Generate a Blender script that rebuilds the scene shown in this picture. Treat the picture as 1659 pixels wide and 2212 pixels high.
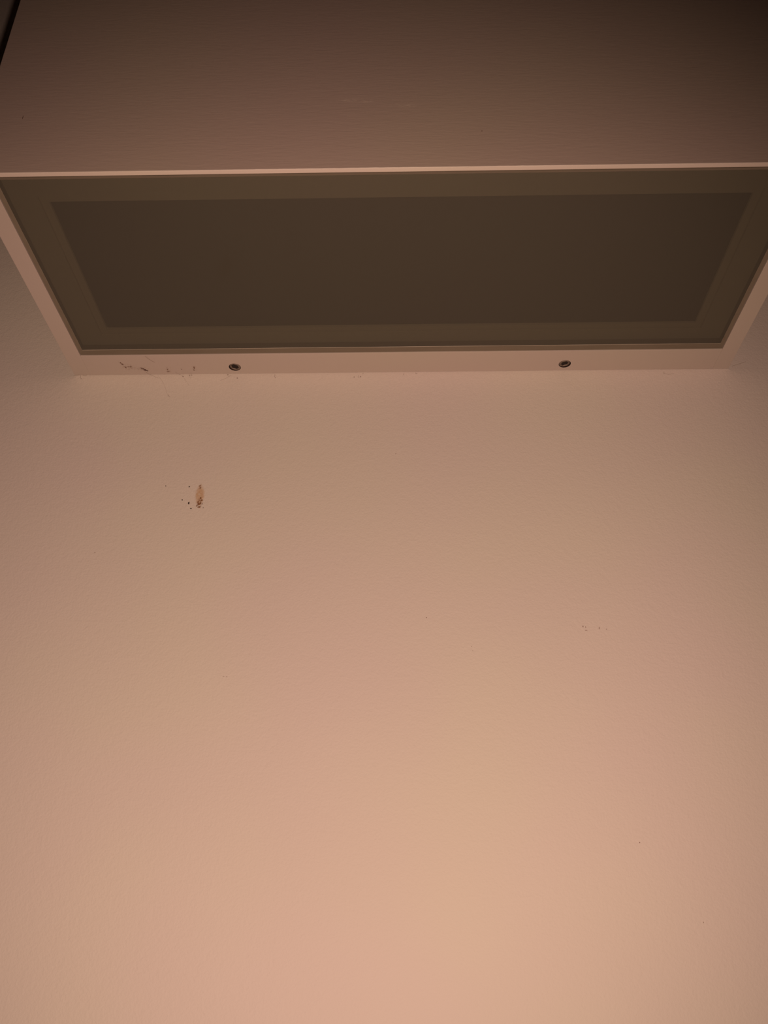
import bpy, bmesh, math, random
from mathutils import Vector, Matrix, noise

for o in list(bpy.data.objects):
    bpy.data.objects.remove(o)
scene = bpy.context.scene
C = scene.collection
Z0 = 2.05                     # height of the underside of the wall light
W, D, H = 0.42, 0.1623, 0.27  # the light: width, depth, height

# ---------------------------------------------------------------- camera
pitch, yaw, roll = 0.4860904, -0.0176607, 0.0006319
F = Vector((math.sin(yaw)*math.cos(pitch), math.cos(yaw)*math.cos(pitch), math.sin(pitch)))
R = F.cross(Vector((0, 0, 1))).normalized()
U = R.cross(F)
R, U = R*math.cos(roll)+U*math.sin(roll), U*math.cos(roll)-R*math.sin(roll)
CAM = Vector((-0.0018362, -0.4628812, Z0-0.3462187))
cd = bpy.data.cameras.new('camera')
cam = bpy.data.objects.new('camera', cd)
C.objects.link(cam)
m = Matrix((R, U, -F)).transposed().to_4x4()
m.translation = CAM
cam.matrix_world = m
cd.sensor_fit = 'HORIZONTAL'
cd.sensor_width = 36
cd.lens = 36*1918.34/1659
cd.clip_start = 0.01
scene.camera = cam

# ---------------------------------------------------------------- light: a small torch held beside the lens
w = bpy.data.worlds.new('dark_room')
scene.world = w
w.use_nodes = True
w.node_tree.nodes['Background'].inputs[0].default_value = (0.05, 0.03, 0.02, 1)
w.node_tree.nodes['Background'].inputs[1].default_value = 0.05
ld = bpy.data.lights.new('torch', 'SPOT')
ld.energy = 9.4
ld.color = (1.0, 0.685, 0.525)
ld.shadow_soft_size = 0.004
ld.spot_size = math.radians(97)
ld.spot_blend = 0.9
torch = bpy.data.objects.new('torch', ld)
C.objects.link(torch)
torch.location = (0.0105, CAM.y, CAM.z-0.03)
aim = Vector((-0.036, 0.0, Z0-0.188))
torch.rotation_euler = (aim-torch.location).to_track_quat('-Z', 'Y').to_euler()

vs = scene.view_settings
vs.view_transform = 'Standard'
vs.look = 'None'
vs.gamma = 1
vs.use_curve_mapping = False
vs.exposure = 0.0

# ---------------------------------------------------------------- materials
class NT:
    def __init__(s, name):
        s.m = bpy.data.materials.new(name)
        s.m.use_nodes = True
        s.t = s.m.node_tree
        s.b = s.t.nodes['Principled BSDF']
        s.out = s.t.nodes['Material Output']
        tc = s.t.nodes.new('ShaderNodeTexCoord')
        s.co = tc.outputs['Object']
    def n(s, kind, **kw):
        x = s.t.nodes.new(kind)
        for k, v in kw.items():
            setattr(x, k, v)
        return x
    def link(s, a, b): s.t.links.new(a, b)
    def put(s, sock, v):
        if isinstance(v, bpy.types.NodeSocket): s.link(v, sock)
        else: sock.default_value = v
    def math(s, op, a, b=0.0, clamp=False):
        x = s.n('ShaderNodeMath', operation=op, use_clamp=clamp)
        s.put(x.inputs[0], a); s.put(x.inputs[1], b)
        return x.outputs[0]
    def vmap(s, scale=(1, 1, 1), loc=(0, 0, 0)):
        x = s.n('ShaderNodeMapping')
        x.inputs['Scale'].default_value = scale
        x.inputs['Location'].default_value = loc
        s.link(s.co, x.inputs['Vector'])
        return x.outputs[0]
    def noise(s, scale, detail=2.0, rough=0.5, vec=None, dist=0.0):
        x = s.n('ShaderNodeTexNoise')
        x.inputs['Scale'].default_value = scale
        x.inputs['Detail'].default_value = detail
        x.inputs['Roughness'].default_value = rough
        x.inputs['Distortion'].default_value = dist
        s.link(vec or s.co, x.inputs['Vector'])
        return x.outputs['Fac']
    def ramp(s, v, a, b):
        x = s.n('ShaderNodeMapRange', interpolation_type='SMOOTHSTEP')
        s.link(v, x.inputs['Value'])
        x.inputs['From Min'].default_value = a
        x.inputs['From Max'].default_value = b
        return x.outputs[0]
    def mix(s, f, a, b):
        x = s.n('ShaderNodeMix', data_type='RGBA')
        s.put(x.inputs[0], f); s.put(x.inputs[6], a); s.put(x.inputs[7], b)
        return x.outputs[2]
    def bump(s, h, strength, dist):
        x = s.n('ShaderNodeBump')
        x.inputs['Strength'].default_value = strength
        x.inputs['Distance'].default_value = dist
        s.link(h, x.inputs['Height'])
        return x.outputs[0]
    def blob(s, cx, cy, cz, rx, ry, rz, soft=0.5, wob=0.0, wscale=600):
        """1 inside an ellipsoid about a point of the object, fading at its rim"""
        mp = s.vmap((1/rx, 1/ry, 1/rz), (-cx/rx, -cy/ry, -cz/rz))
        ln = s.n('ShaderNodeVectorMath', operation='LENGTH')
        s.link(mp, ln.inputs[0])
        v = ln.outputs['Value']
        if wob:
            v = s.math('ADD', v, s.math('MULTIPLY', s.math('SUBTRACT', s.noise(wscale, 3), 0.5), wob))
        return s.ramp(v, 1.0, 1.0-soft)

def rgba(c): return (c[0], c[1], c[2], 1)

def paint(name, col, rough, fine, amp, mottle=0.04, grain=(1, 1, 1), extra=None, coarse=0.0):
    t = NT(name)
    c2 = tuple(v*(1-mottle) for v in col)
    c = t.mix(t.noise(9, 3), rgba(col), rgba(c2))
    # faint warm / cool unevenness of an old coat
    c = t.mix(t.ramp(t.noise(5.5, 2), 0.35, 0.7), c, rgba((col[0]*0.985, col[1]*1.03, col[2]*0.96)))
    if extra: c = extra(t, c)
    t.link(c, t.b.inputs['Base Color'])
    t.b.inputs['Roughness'].default_value = rough
    t.b.inputs['Specular IOR Level'].default_value = 0.3
    h = t.noise(fine, 4, 0.6, t.vmap(grain))
    if coarse:
        h = t.math('ADD', h, t.math('MULTIPLY', t.noise(fine*0.38, 2, 0.5, t.vmap(grain)), coarse))
    t.link(t.bump(h, 1.0, amp), t.b.inputs['Normal'])
    return t.m

def wall_marks(t, c):
    z = Z0
    # brown smear of a squashed insect
    s1 = t.blob(-0.1202, 0, z-0.0893, 0.0034, 0.02, 0.0082, 0.55, 0.55, 420)
    s1 = t.math('MULTIPLY', s1, t.ramp(t.noise(700, 3), 0.05, 0.6))
    c = t.mix(t.math('MULTIPLY', s1, 0.75), c, (0.46, 0.265, 0.12, 1))
    s2 = t.blob(-0.1199, 0, z-0.0945, 0.0021, 0.02, 0.0042, 0.6, 0.7, 900)
    s2 = t.math('MULTIPLY', s2, t.ramp(t.noise(1300, 3), 0.42, 0.6))
    c = t.mix(t.math('MULTIPLY', s2, 0.85), c, (0.16, 0.045, 0.01, 1))
    s3 = t.blob(-0.1206, 0, z-0.0835, 0.0013, 0.02, 0.0024, 0.6, 0.6, 900)
    s3 = t.math('MULTIPLY', s3, t.ramp(t.noise(1400, 3), 0.4, 0.6))
    c = t.mix(t.math('MULTIPLY', s3, 0.6), c, (0.22, 0.08, 0.03, 1))
    return c

def front_marks(t, c):
    for cx, cz, rx, rz, f in ((-0.0245, 0.0492, 0.0085, 0.0018, 0.13), (-0.016, 0.0478, 0.006, 0.0014, 0.08), (0.0035, 0.0443, 0.0075, 0.0022, 0.10)):
        s1 = t.blob(cx, -D, cz, rx, 0.01, rz, 0.8, 0.9, 500)
        s1 = t.math('MULTIPLY', s1, t.ramp(t.noise(900, 3, 0.6, t.vmap((0.35, 1, 1.6))), 0.4, 0.65))
        c = t.mix(t.math('MULTIPLY', s1, f*2.2), c, (0.85, 0.72, 0.6, 1))
    return c

def back_marks(t, c):
    for cx, cy, rx, ry, f in ((-0.1728, -0.0085, 0.006, 0.0042, 0.55), (-0.165, -0.006, 0.0075, 0.003, 0.3), (-0.148, -0.0052, 0.003, 0.0045, 0.45), (-0.1312, -0.0065, 0.0022, 0.0035, 0.5)):
        s1 = t.blob(cx, cy, 0, rx, ry, 0.02, 0.8, 0.8, 500)
        s1 = t.math('MULTIPLY', s1, t.ramp(t.noise(650, 4, 0.6), 0.45, 0.65))
        c = t.mix(t.math('MULTIPLY', s1, f), c, (0.22, 0.12, 0.07, 1))
    return c

COAT = (0.62, 0.53, 0.49)
M_wall = paint('wall_paint', COAT, 0.75, 800, 0.00020, extra=wall_marks, coarse=0.8)
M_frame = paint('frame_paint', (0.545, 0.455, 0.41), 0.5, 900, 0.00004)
M_edge = paint('front_edge_paint_lit', (0.68, 0.575, 0.52), 0.45, 900, 0.00004)  # brighter copy of the frame paint, stronger light put into its colour
M_back = paint('frame_paint_dusty_dim', (0.525, 0.435, 0.39), 0.5, 900, 0.00004, extra=back_marks)  # real dust marks; base is a dimmer copy, weaker light put into it
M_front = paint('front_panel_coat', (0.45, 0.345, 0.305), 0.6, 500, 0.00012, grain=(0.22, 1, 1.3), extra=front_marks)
M_ceiling = paint('ceiling_paint', (0.7, 0.6, 0.55), 0.85, 300, 0.0002)
M_inner = paint('raw_inner_board', (0.60, 0.52, 0.42), 0.8, 300, 0.0001)
M_tray = paint('inner_tray', (0.05, 0.045, 0.03), 0.8, 300, 0.0001)
M_floor = paint('floor_boards', (0.16, 0.09, 0.05), 0.45, 60, 0.0002, mottle=0.4, grain=(0.2, 2, 1))

def glass_mat():
    t = NT('frosted_olive_glass')
    t.t.nodes.remove(t.b)
    tr = t.n('ShaderNodeBsdfTransparent'); tr.inputs[0].default_value = (0.70, 0.68, 0.62, 1)
    df = t.n('ShaderNodeBsdfDiffuse')
    t.link(t.mix(t.noise(400, 3), (0.072, 0.065, 0.047, 1), (0.080, 0.072, 0.052, 1)), df.inputs[0])
    gl = t.n('ShaderNodeBsdfGlossy'); gl.inputs[1].default_value = 0.16
    gl.inputs[0].default_value = (1, 1, 1, 1)
    fr = t.n('ShaderNodeFresnel'); fr.inputs[0].default_value = 1.5
    a = t.n('ShaderNodeMixShader'); a.inputs[0].default_value = 0.63
    t.link(tr.outputs[0], a.inputs[1]); t.link(df.outputs[0], a.inputs[2])
    b = t.n('ShaderNodeMixShader')
    geo = t.n('ShaderNodeNewGeometry')   # reflection only off the outer side of the pane
    t.link(t.math('MULTIPLY', fr.outputs[0], t.math('SUBTRACT', 1.0, geo.outputs['Backfacing'])), b.inputs[0]); t.link(a.outputs[0], b.inputs[1]); t.link(gl.outputs[0], b.inputs[2])
    t.link(b.outputs[0], t.out.inputs[0])
    return t.m
M_glass = glass_mat()
def clear_mat():
    t = NT('clear_glass_back')
    t.t.nodes.remove(t.b)
    tr = t.n('ShaderNodeBsdfTransparent'); tr.inputs[0].default_value = (0.95, 0.97, 0.93, 1)
    t.link(tr.outputs[0], t.out.inputs[0])
    return t.m
M_clear = clear_mat()
def arris_mat():
    t = NT('ground_glass_edge')
    t.link(t.mix(t.noise(120, 3, 0.6, t.vmap((0.3, 1, 1))), (0.145, 0.115, 0.080, 1), (0.185, 0.150, 0.108, 1)), t.b.inputs['Base Color'])
    t.b.inputs['Roughness'].default_value = 0.3
    return t.m
M_arris = arris_mat()

def simple(name, col, rough, metal=0.0):
    t = NT(name)
    t.link(t.mix(t.noise(900, 2), rgba(col), rgba(tuple(v*0.75 for v in col))), t.b.inputs['Base Color'])
    t.b.inputs['Roughness'].default_value = rough
    t.b.inputs['Metallic'].default_value = metal
    return t.m
M_highlight = simple('painted_arris_highlight', (0.40, 0.34, 0.26), 0.5)  # pale colour stands in for light caught on the pane's crease
M_smudge = simple('brown_smudge', (0.22, 0.13, 0.09), 0.9)
M_steel = simple('dull_screw_steel', (0.22, 0.165, 0.13), 0.6, 0.2)
M_socket = simple('painted_socket_shade', (0.012, 0.006, 0.004), 0.7)  # near-black colour stands in for the shade inside the screw socket
M_hole = simple('dark_hole', (0.03, 0.012, 0.008), 0.9)
M_speck = simple('dried_speck', (0.03, 0.012, 0.008), 0.6)
M_brown = simple('dried_brown', (0.24, 0.10, 0.03), 0.6)
M_grey = simple('grey_scuff', (0.30, 0.20, 0.17), 0.8)
M_web = simple('dusty_thread', (0.36, 0.28, 0.235), 0.9)
M_dust = simple('dark_dust', (0.10, 0.045, 0.03), 0.9)

# ---------------------------------------------------------------- helpers
def obj(name, bm, mat, parent=None, smooth=False):
    me = bpy.data.meshes.new(name)
    bmesh.ops.recalc_face_normals(bm, faces=bm.faces)
    bm.to_mesh(me); bm.free()
    if smooth:
        for p in me.polygons: p.use_smooth = True
    for mm in (mat if isinstance(mat, (list, tuple)) else [mat]): me.materials.append(mm)
    o = bpy.data.objects.new(name, me)
    C.objects.link(o)
    if parent: o.parent = parent
    return o

def box(x0, x1, y0, y1, z0, z1, bev=0.0, segs=2):
    bm = bmesh.new()
    bmesh.ops.create_cube(bm, size=1)
    for v in bm.verts:
        v.co = Vector(((x0+x1)/2+v.co.x*(x1-x0), (y0+y1)/2+v.co.y*(y1-y0), (z0+z1)/2+v.co.z*(z1-z0)))
    if bev:
        bmesh.ops.bevel(bm, geom=bm.edges[:], offset=bev, segments=segs, affect='EDGES', profile=0.5)
    return bm

def struct(name, bm, mat):
    o = obj(name, bm, mat)
    o['kind'] = 'structure'
    return o

def blob_bm(bm, c, r, seed, sub=2, jag=0.35):
    """an uneven little crumb: centre c, radii r"""
    b2 = bmesh.ops.create_icosphere(bm, subdivisions=sub, radius=1)
    for v in b2['verts']:
        k = 1+jag*noise.noise(v.co*1.7+Vector((seed*3.1, seed*1.7, seed)))*2
        v.co = Vector((c[0]+v.co.x*k*r[0], c[1]+v.co.y*k*r[1], c[2]+v.co.z*k*r[2]))

def tube(bm, pts, rads, n=5):
    rings = []
    for i, p in enumerate(pts):
        p = Vector(p)
        d = (Vector(pts[min(i+1, len(pts)-1)])-Vector(pts[max(i-1, 0)])).normalized()
        a = d.orthogonal().normalized(); b = d.cross(a)
        r = rads[i] if isinstance(rads, (list, tuple)) else rads
        rings.append([bm.verts.new(p+a*math.cos(2*math.pi*k/n)*r+b*math.sin(2*math.pi*k/n)*r) for k in range(n)])
    for r0, r1 in zip(rings, rings[1:]):
        for k in range(n):
            bm.faces.new((r0[k], r0[(k+1) % n], r1[(k+1) % n], r1[k]))
    bm.faces.new(rings[0]); bm.faces.new(rings[-1][::-1])

# ---------------------------------------------------------------- the room
struct_wall = struct('wall_back', box(-1.8, 1.8, 0, 0.12, 0, 2.75), M_wall)
struct('wall_left', box(-1.92, -1.8, -3.2, 0.12, 0, 2.75), M_ceiling)
struct('wall_right', box(1.8, 1.92, -3.2, 0.12, 0, 2.75), M_ceiling)
struct('wall_front', box(-1.92, 1.92, -3.32, -3.2, 0, 2.75), M_ceiling)
struct('ceiling', box(-1.92, 1.92, -3.32, 0.12, 2.75, 2.87), M_ceiling)
struct('floor', box(-1.92, 1.92, -3.32, 0.12, -0.12, 0), M_floor)

# ---------------------------------------------------------------- the wall light
lamp = bpy.data.objects.new('wall_light', None)
C.objects.link(lamp)
lamp.location = (0, 0, Z0)
lamp['label'] = 'white painted box-shaped wall light with a dark frosted glass pane in its underside'
lamp['category'] = 'wall light'
GAP = 0.0001
YF, YB, XS = -0.1597, -0.0199, 0.2
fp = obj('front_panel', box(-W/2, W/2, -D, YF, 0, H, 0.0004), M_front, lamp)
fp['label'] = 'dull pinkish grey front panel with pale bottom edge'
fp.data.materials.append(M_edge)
for p in fp.data.polygons:          # bottom edge carries a brighter-toned copy of the frame's white paint
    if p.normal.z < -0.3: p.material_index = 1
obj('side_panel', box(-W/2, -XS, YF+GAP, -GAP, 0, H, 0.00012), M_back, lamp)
obj('side_panel', box(XS, W/2, YF+GAP, -GAP, 0, H, 0.00012), M_back, lamp)
obj('top_panel', box(-XS+GAP, XS-GAP, YF+GAP, YB-GAP, H-0.008, H, 0.0003), M_frame, lamp)

# back rail with two countersunk holes
SCREWS = ((-0.1051, -0.0070), (0.1047, -0.0069))
bp = obj('back_panel', box(-XS+0.00002, XS-0.00002, YB, -GAP, 0, H, 0.00012), [M_back, M_hole], lamp)
for k, (sx, sy) in enumerate(SCREWS):
    cb = bmesh.new()
    bmesh.ops.create_cone(cb, cap_ends=True, segments=40, radius1=0.0038, radius2=0.0038, depth=0.012)
    for v in cb.verts: v.co += Vector((sx, sy, 0))
    cut = obj('cutter', cb, M_hole)
    cut.location = (0, 0, Z0)
    md = bp.modifiers.new('hole', 'BOOLEAN'); md.operation = 'DIFFERENCE'; md.object = cut
    md.solver = 'EXACT'
    try: md.material_mode = 'TRANSFER'
    except Exception: pass
    bpy.context.view_layer.update()
    dg = bpy.context.evaluated_depsgraph_get()
    me = bpy.data.meshes.new_from_object(bp.evaluated_get(dg))
    bp.modifiers.clear()
    bp.data = me
    bpy.data.objects.remove(cut)
bp.data.name = 'back_panel'

def screw_bm():
    bm = bmesh.new()
    N = 48
    def ring(fn, z): return [bm.verts.new((fn(k)*math.cos(2*math.pi*k/N), fn(k)*math.sin(2*math.pi*k/N), z)) for k in range(N)]
    star = lambda k: 0.00235+0.0002*math.cos(6*2*math.pi*k/N)
    rs = [ring(lambda k: 0.0031, 0.0055), ring(lambda k: 0.00355, 0.0006), ring(lambda k: 0.0033, 0.0002),
          ring(lambda k: star(k)+0.0002, 0.0001), ring(star, 0.0004), ring(lambda k: star(k)*0.97, 0.0034)]
    for a, b in zip(rs, rs[1:]):
        for k in range(N): bm.faces.new((a[k], a[(k+1) % N], b[(k+1) % N], b[k]))
    bm.faces.new(rs[0]); bm.faces.new(rs[-1])
    return bm
def socket_bm():
    bm = bmesh.new()
    bmesh.ops.create_cone(bm, cap_ends=True, segments=24, radius1=0.00252, radius2=0.0024, depth=0.0012)
    for v in bm.verts: v.co.z += 0.0013
    return bm
s0 = obj('screw', screw_bm(), M_steel, lamp, True)
k0 = obj('socket', socket_bm(), M_socket, s0); k0['label'] = 'screw socket with its inner shade painted black'
s0.location = (SCREWS[0][0], SCREWS[0][1], 0.0); s0.rotation_euler = (0.04, 0.12, 0.3)
s1 = s0.copy(); C.objects.link(s1); s1.parent = lamp
s1.location = (SCREWS[1][0], SCREWS[1][1], 0.0); s1.rotation_euler = (-0.03, -0.14, 0.8)
k1 = k0.copy(); C.objects.link(k1); k1.parent = s1

# glass pane, the ledge it lies under and the tray over it
PX, PYF, PYB = XS-0.0005, YF+0.0004, YB-0.0006
IX, IYF, IYB = PX-0.0020, PYF+0.0018, PYB-0.0042
ZP = 0.0009   # underside of the pane; its bevelled rim comes down almost flush with the frame
pane = obj('glass_pane', box(-IX, IX, IYF, IYB, ZP, ZP+0.0040), [M_glass, M_clear], lamp)
pane['label'] = 'dark olive frosted glass pane'
for p in pane.data.polygons:
    if p.normal.z > -0.5: p.material_index = 1
bm = bmesh.new()     # the pane's ground, bevelled edge
pro = [((-IX, IYF), (IX, IYF), (IX, IYB), (-IX, IYB), ZP), ((-PX, PYF), (PX, PYF), (PX, PYB), (-PX, PYB), 0.0003),
       ((-PX, PYF), (PX, PYF), (PX, PYB), (-PX, PYB), ZP+0.0040), ((-IX, IYF), (IX, IYF), (IX, IYB), (-IX, IYB), ZP+0.0040)]
rg = [[bm.verts.new((p[0], p[1], q[4])) for p in q[:4]] for q in pro]
for a in range(4):
    b = (a+1) % 4
    for k in range(4): bm.faces.new((rg[a][k], rg[a][(k+1) % 4], rg[b][(k+1) % 4], rg[b][k]))
ed = obj('ground_edge', bm, M_arris, pane); ed['label'] = 'paler brownish ground edge of the pane'
bm = bmesh.new()     # pale tube where the bevel starts: the arris highlight as colour
for p0, p1, r0 in (((-IX, IYB), (IX, IYB), 0.00022), ((-IX, IYF), (-IX, IYB), 0.00009), ((IX, IYF), (IX, IYB), 0.00009)):
    n = 60
    tube(bm, [(p0[0]+(p1[0]-p0[0])*k/n, p0[1]+(p1[1]-p0[1])*k/n, ZP+0.00005) for k in range(n+1)],
         [r0*(0.7+0.6*abs(noise.noise(Vector((k*0.35, p0[0]*9, 0))))) for k in range(n+1)], 5)
obj('arris_highlight', bm, M_highlight, pane)
def ring_bm(x0, x1, y0, y1, ix0, ix1, iy0, iy1, z0, z1):
    bm = bmesh.new()
    o = [(x0, y0), (x1, y0), (x1, y1), (x0, y1)]; i = [(ix0, iy0), (ix1, iy0), (ix1, iy1), (ix0, iy1)]
    V = {}
    for nm, ps in (('o', o), ('i', i)):
        for zi, z in enumerate((z0, z1)):
            for k, p in enumerate(ps): V[nm, zi, k] = bm.verts.new((p[0], p[1], z))
    for k in range(4):
        j = (k+1) % 4
        bm.faces.new((V['o', 0, k], V['o', 0, j], V['i', 0, j], V['i', 0, k]))
        bm.faces.new((V['o', 1, k], V['o', 1, j], V['i', 1, j], V['i', 1, k]))
        bm.faces.new((V['o', 0, k], V['o', 0, j], V['o', 1, j], V['o', 1, k]))
        bm.faces.new((V['i', 0, k], V['i', 0, j], V['i', 1, j], V['i', 1, k]))
    return bm
e = 0.0002
obj('inner_ledge', ring_bm(-XS+e, XS-e, YF+e, YB-e, -0.1835, 0.1835, -0.1420, -0.0330, 0.0054, 0.0068), M_inner, lamp)
obj('inner_ledge', ring_bm(-XS+e, XS-e, YF+e, YB-e, -0.1795, 0.1795, -0.1375, -0.0365, 0.0072, 0.0088), M_inner, lamp)
obj('inner_tray', box(-XS+e, XS-e, YF+e, YB-e, 0.0140, 0.0170), M_tray, lamp)

# beads of paint left along the lower edge of the front panel
rnd = random.Random(5)
bm = bmesh.new()
pts = []; rr = []
x = -0.205
while x < 0.206:
    near = math.exp(-((x+0.0)/0.09)**2)
    pts.append((x, -D+0.00015, 0.00022+rnd.uniform(-0.00006, 0.00006)))
    rr.append(0.00020+0.00016*near*rnd.random())
    x += 0.0022
tube(bm, pts, rr, 6)
obj('paint_bead', bm, M_edge, fp, True)
bm = bmesh.new()
for k, (x, z, a) in enumerate(((-0.1899, 0.0400, 0.25), (0.0411, 0.0250, 0.0))):
    blob_bm(bm, (x, -D, z), (0.00018 if a else 0.0003, 0.0001, 0.0013 if a else 0.0003), k+4, 1)
mk = obj('dirt_mark', bm, M_dust, fp); mk['kind'] = 'stuff'

# dark crumbs on the back rail
crumbs = [(-0.1766, -0.0127, 0.0004, 0.0006), (-0.1760, -0.0113, 0.0008, 0.0005), (-0.1748, -0.0080, 0.0006, 0.0007), (-0.1712, -0.0090, 0.0005, 0.0004), (-0.1729, -0.0083, 0.0003, 0.0003),
          (-0.1650, -0.0072, 0.0007, 0.0003), (-0.1486, -0.0050, 0.0004, 0.0007), (-0.1488, -0.0030, 0.0008, 0.0004), (-0.1312, -0.0066, 0.0003, 0.0011), (0.1978, -0.0297, 0.0003, 0.0004), (-0.1395, -0.0055, 0.0003, 0.0003), (-0.1318, -0.0045, 0.0003, 0.0005)]
for nm, mt, cr in (('dust_crumb', M_smudge, crumbs), ('dirt_streak', M_dust, [(-0.1641, -0.0063, 0.0011, 0.0003), (-0.1630, -0.0050, 0.0010, 0.0006), (-0.1618, -0.0042, 0.0007, 0.0003), (-0.1760, -0.0112, 0.0003, 0.0003)])):
    bm = bmesh.new()
    for k, (x, y, rx, ry) in enumerate(cr): blob_bm(bm, (x, y, -0.00002), (rx, ry, 0.00014), k*1.3, 2, 0.7)
    dk = obj(nm, bm, mt, bp); dk['kind'] = 'stuff'

# ---------------------------------------------------------------- wall specks (dried droplets round the brown smear)
for k, (x, z, rx, rz) in enumerate(((-0.1414, -0.0828, .00028, .00028), (-0.1271, -0.0834, .00042, .0004), (-0.1304, -0.0924, .00038, .00034),
                                    (-0.1262, -0.0946, .0004, .0009), (-0.1246, -0.0983, .00052, .00034), (-0.1182, -0.0953, .00026, .0003), (-0.1173, -0.0979, .0003, .0002))):
    bm = bmesh.new(); blob_bm(bm, (x, 0, Z0+z), (rx, 0.00022, rz), k+1, 2, 0.4)
    o = obj('speck', bm, M_speck, struct_wall, True); o['label'] = 'dark dried speck beside the brown smear'
bm = bmesh.new()
for k, (x, z, rx, rz) in enumerate(((-0.1207, -0.0828, .0004, .0003), (-0.1202, -0.0842, .0003, .0006), (-0.1194, -0.0912, .0004, .0007), (-0.1187, -0.0928, .0006, .0004),
                                    (-0.1209, -0.0941, .0006, .0003), (-0.1199, -0.0953, .0007, .0006), (-0.1191, -0.0946, .0003, .0006), (-0.1212, -0.0966, .0005, .0003), (-0.1197, -0.0974, .0008, .0005))):
    blob_bm(bm, (x, 0, Z0+z), (rx, 0.00014, rz), k+20, 2, 0.7)
o = obj('smear_crust', bm, M_brown, struct_wall, True); o['kind'] = 'stuff'
bm = bmesh.new()
for k, (x, z, rx, rz) in enumerate(((0.0995, -0.1736, .00035, .0005), (0.1009, -0.1741, .0002, .0005), (0.1008, -0.1760, .0006, .0002), (0.1082, -0.1746, .0002, .0007), (0.1121, -0.1754, .0003, .0003),
                                    (-0.1775, -0.1269, .0003, .0004), (-0.0028, -0.0614, .0004, .0003), (0.0378, -0.185, .00025, .00025), (0.0382, -0.1874, .0004, .0001), (-0.0946, -0.2013, .0004, .0002),
                                    (-0.0966, -0.2010, .0006, .00015), (0.1155, -0.286, .0003, .0004), (0.1407, -0.3217, .0002, .0003), (0.0135, -0.168, .0003, .0003))):
    blob_bm(bm, (x, 0, Z0+z), (rx, 0.00008, rz), k+40, 1, 0.5)
o = obj('scuff_mark', bm, M_grey, struct_wall); o['kind'] = 'stuff'

# ---------------------------------------------------------------- cobweb threads hanging from the light's back edge
bm = bmesh.new()
def thread(pts, r=0.00011, seed=0):
    """pts (x, y, z below the light); subdivided with a slight waver"""
    out = []
    for a, b in zip(pts, pts[1:]):
        a, b = Vector(a), Vector(b)
        for s in range(5):
            p = a.lerp(b, s/5)
            q = noise.noise_vector(p*260+Vector((seed, 0, 0)))*0.0004
            out.append((p.x+q.x, min(p.y+q.y, -0.0002), Z0+p.z+q.z*0.6))
    out.append((pts[-1][0], pts[-1][1], Z0+pts[-1][2]))
    tube(bm, out, r*0.72, 4)
y = -0.0003
thread([(-0.206, y, -0.0003), (-0.2061, y, -0.0022), (-0.2046, y, -0.0031)], .00014, 1)
thread([(-0.211, y, -0.0008), (-0.206, y, 0.0002), (-0.202, y, -0.0006)], .00008, 2)
thread([(-0.0805, y, -0.0010), (-0.0803, y, -0.0028), (-0.0795, y, -0.0038)], .00018, 3)
thread([(-0.0263, y, -0.0022), (-0.0262, y, -0.0042)], .0002, 4)
thread([(-0.0235, y, -0.0008), (-0.0237, y, -0.0014)], .00018, 5)
thread([(0.0026, y, -0.0012), (0.0025, y, -0.0026)], .00018, 6)
thread([(0.0100, y, -0.0010), (0.0112, y, -0.0012)], .00018, 7)
thread([(0.1687, y, -0.0016), (0.1685, y, -0.0040)], .00013, 8)
thread([(0.1688, y, -0.0034), (0.1715, y, -0.0040), (0.175, y, -0.0036)], .00008, 9)
thread([(0.213, y, 0.0020), (0.219, y, 0.0042), (0.222, y, 0.0052)], .0001, 10)
thread([(-0.166, -0.008, -0.0003), (-0.1608, -0.001, -0.0008), (-0.1575, y, -0.0021), (-0.1554, y, -0.0030)], .00008, 11)
thread([(-0.1554, y, -0.0012), (-0.1527, y, -0.0055), (-0.1501, y, -0.0099), (-0.1488, y, -0.0140), (-0.1466, y, -0.0178)], .00007, 12)
thread([(-0.1478, y, -0.0160), (-0.1464, y, -0.0178)], .00013, 13)
thread([(-0.1440, -0.003, -0.0003), (-0.1394, y, -0.0020), (-0.1369, y, -0.0057), (-0.135, y, -0.0090)], .00007, 14)
thread([(-0.1352, y, -0.0012), (-0.1345, y, -0.0035)], .00007, 15)
thread([(-0.1150, y, -0.0055), (-0.1110, y, -0.0032), (-0.1083, y, -0.0016)], .00007, 16)
thread([(-0.1595, -0.0196, -0.0003), (-0.1583, -0.0165, -0.0003), (-0.1547, -0.0131, -0.0003)], .00010, 17)
thread([(-0.1588, -0.0196, -0.0003), (-0.1570, -0.0150, -0.0003), (-0.1547, -0.0131, -0.0003)], .00007, 18)
thread([(-0.1780, -0.0140, -0.0003), (-0.1750, -0.0090, -0.0003), (-0.1700, -0.0080, -0.0003), (-0.1640, -0.0055, -0.0003)], .00006, 19)
for k, (x, z) in enumerate(((-0.1396, -0.0019), (-0.1354, -0.0010), (-0.1340, -0.0009), (-0.1106, -0.0009), (-0.1044, -0.0036), (-0.0292, -0.0036), (-0.0250, -0.0034))):
    blob_bm(bm, (x, -0.0002, Z0+z), (0.00045, 0.00022, 0.00035), k+70, 1, 0.5)
web = obj('cobweb', bm, M_web)
web['kind'] = 'stuff'
web['label'] = 'thin dusty cobweb threads along the back edge under the white wall light'
web['category'] = 'cobweb'
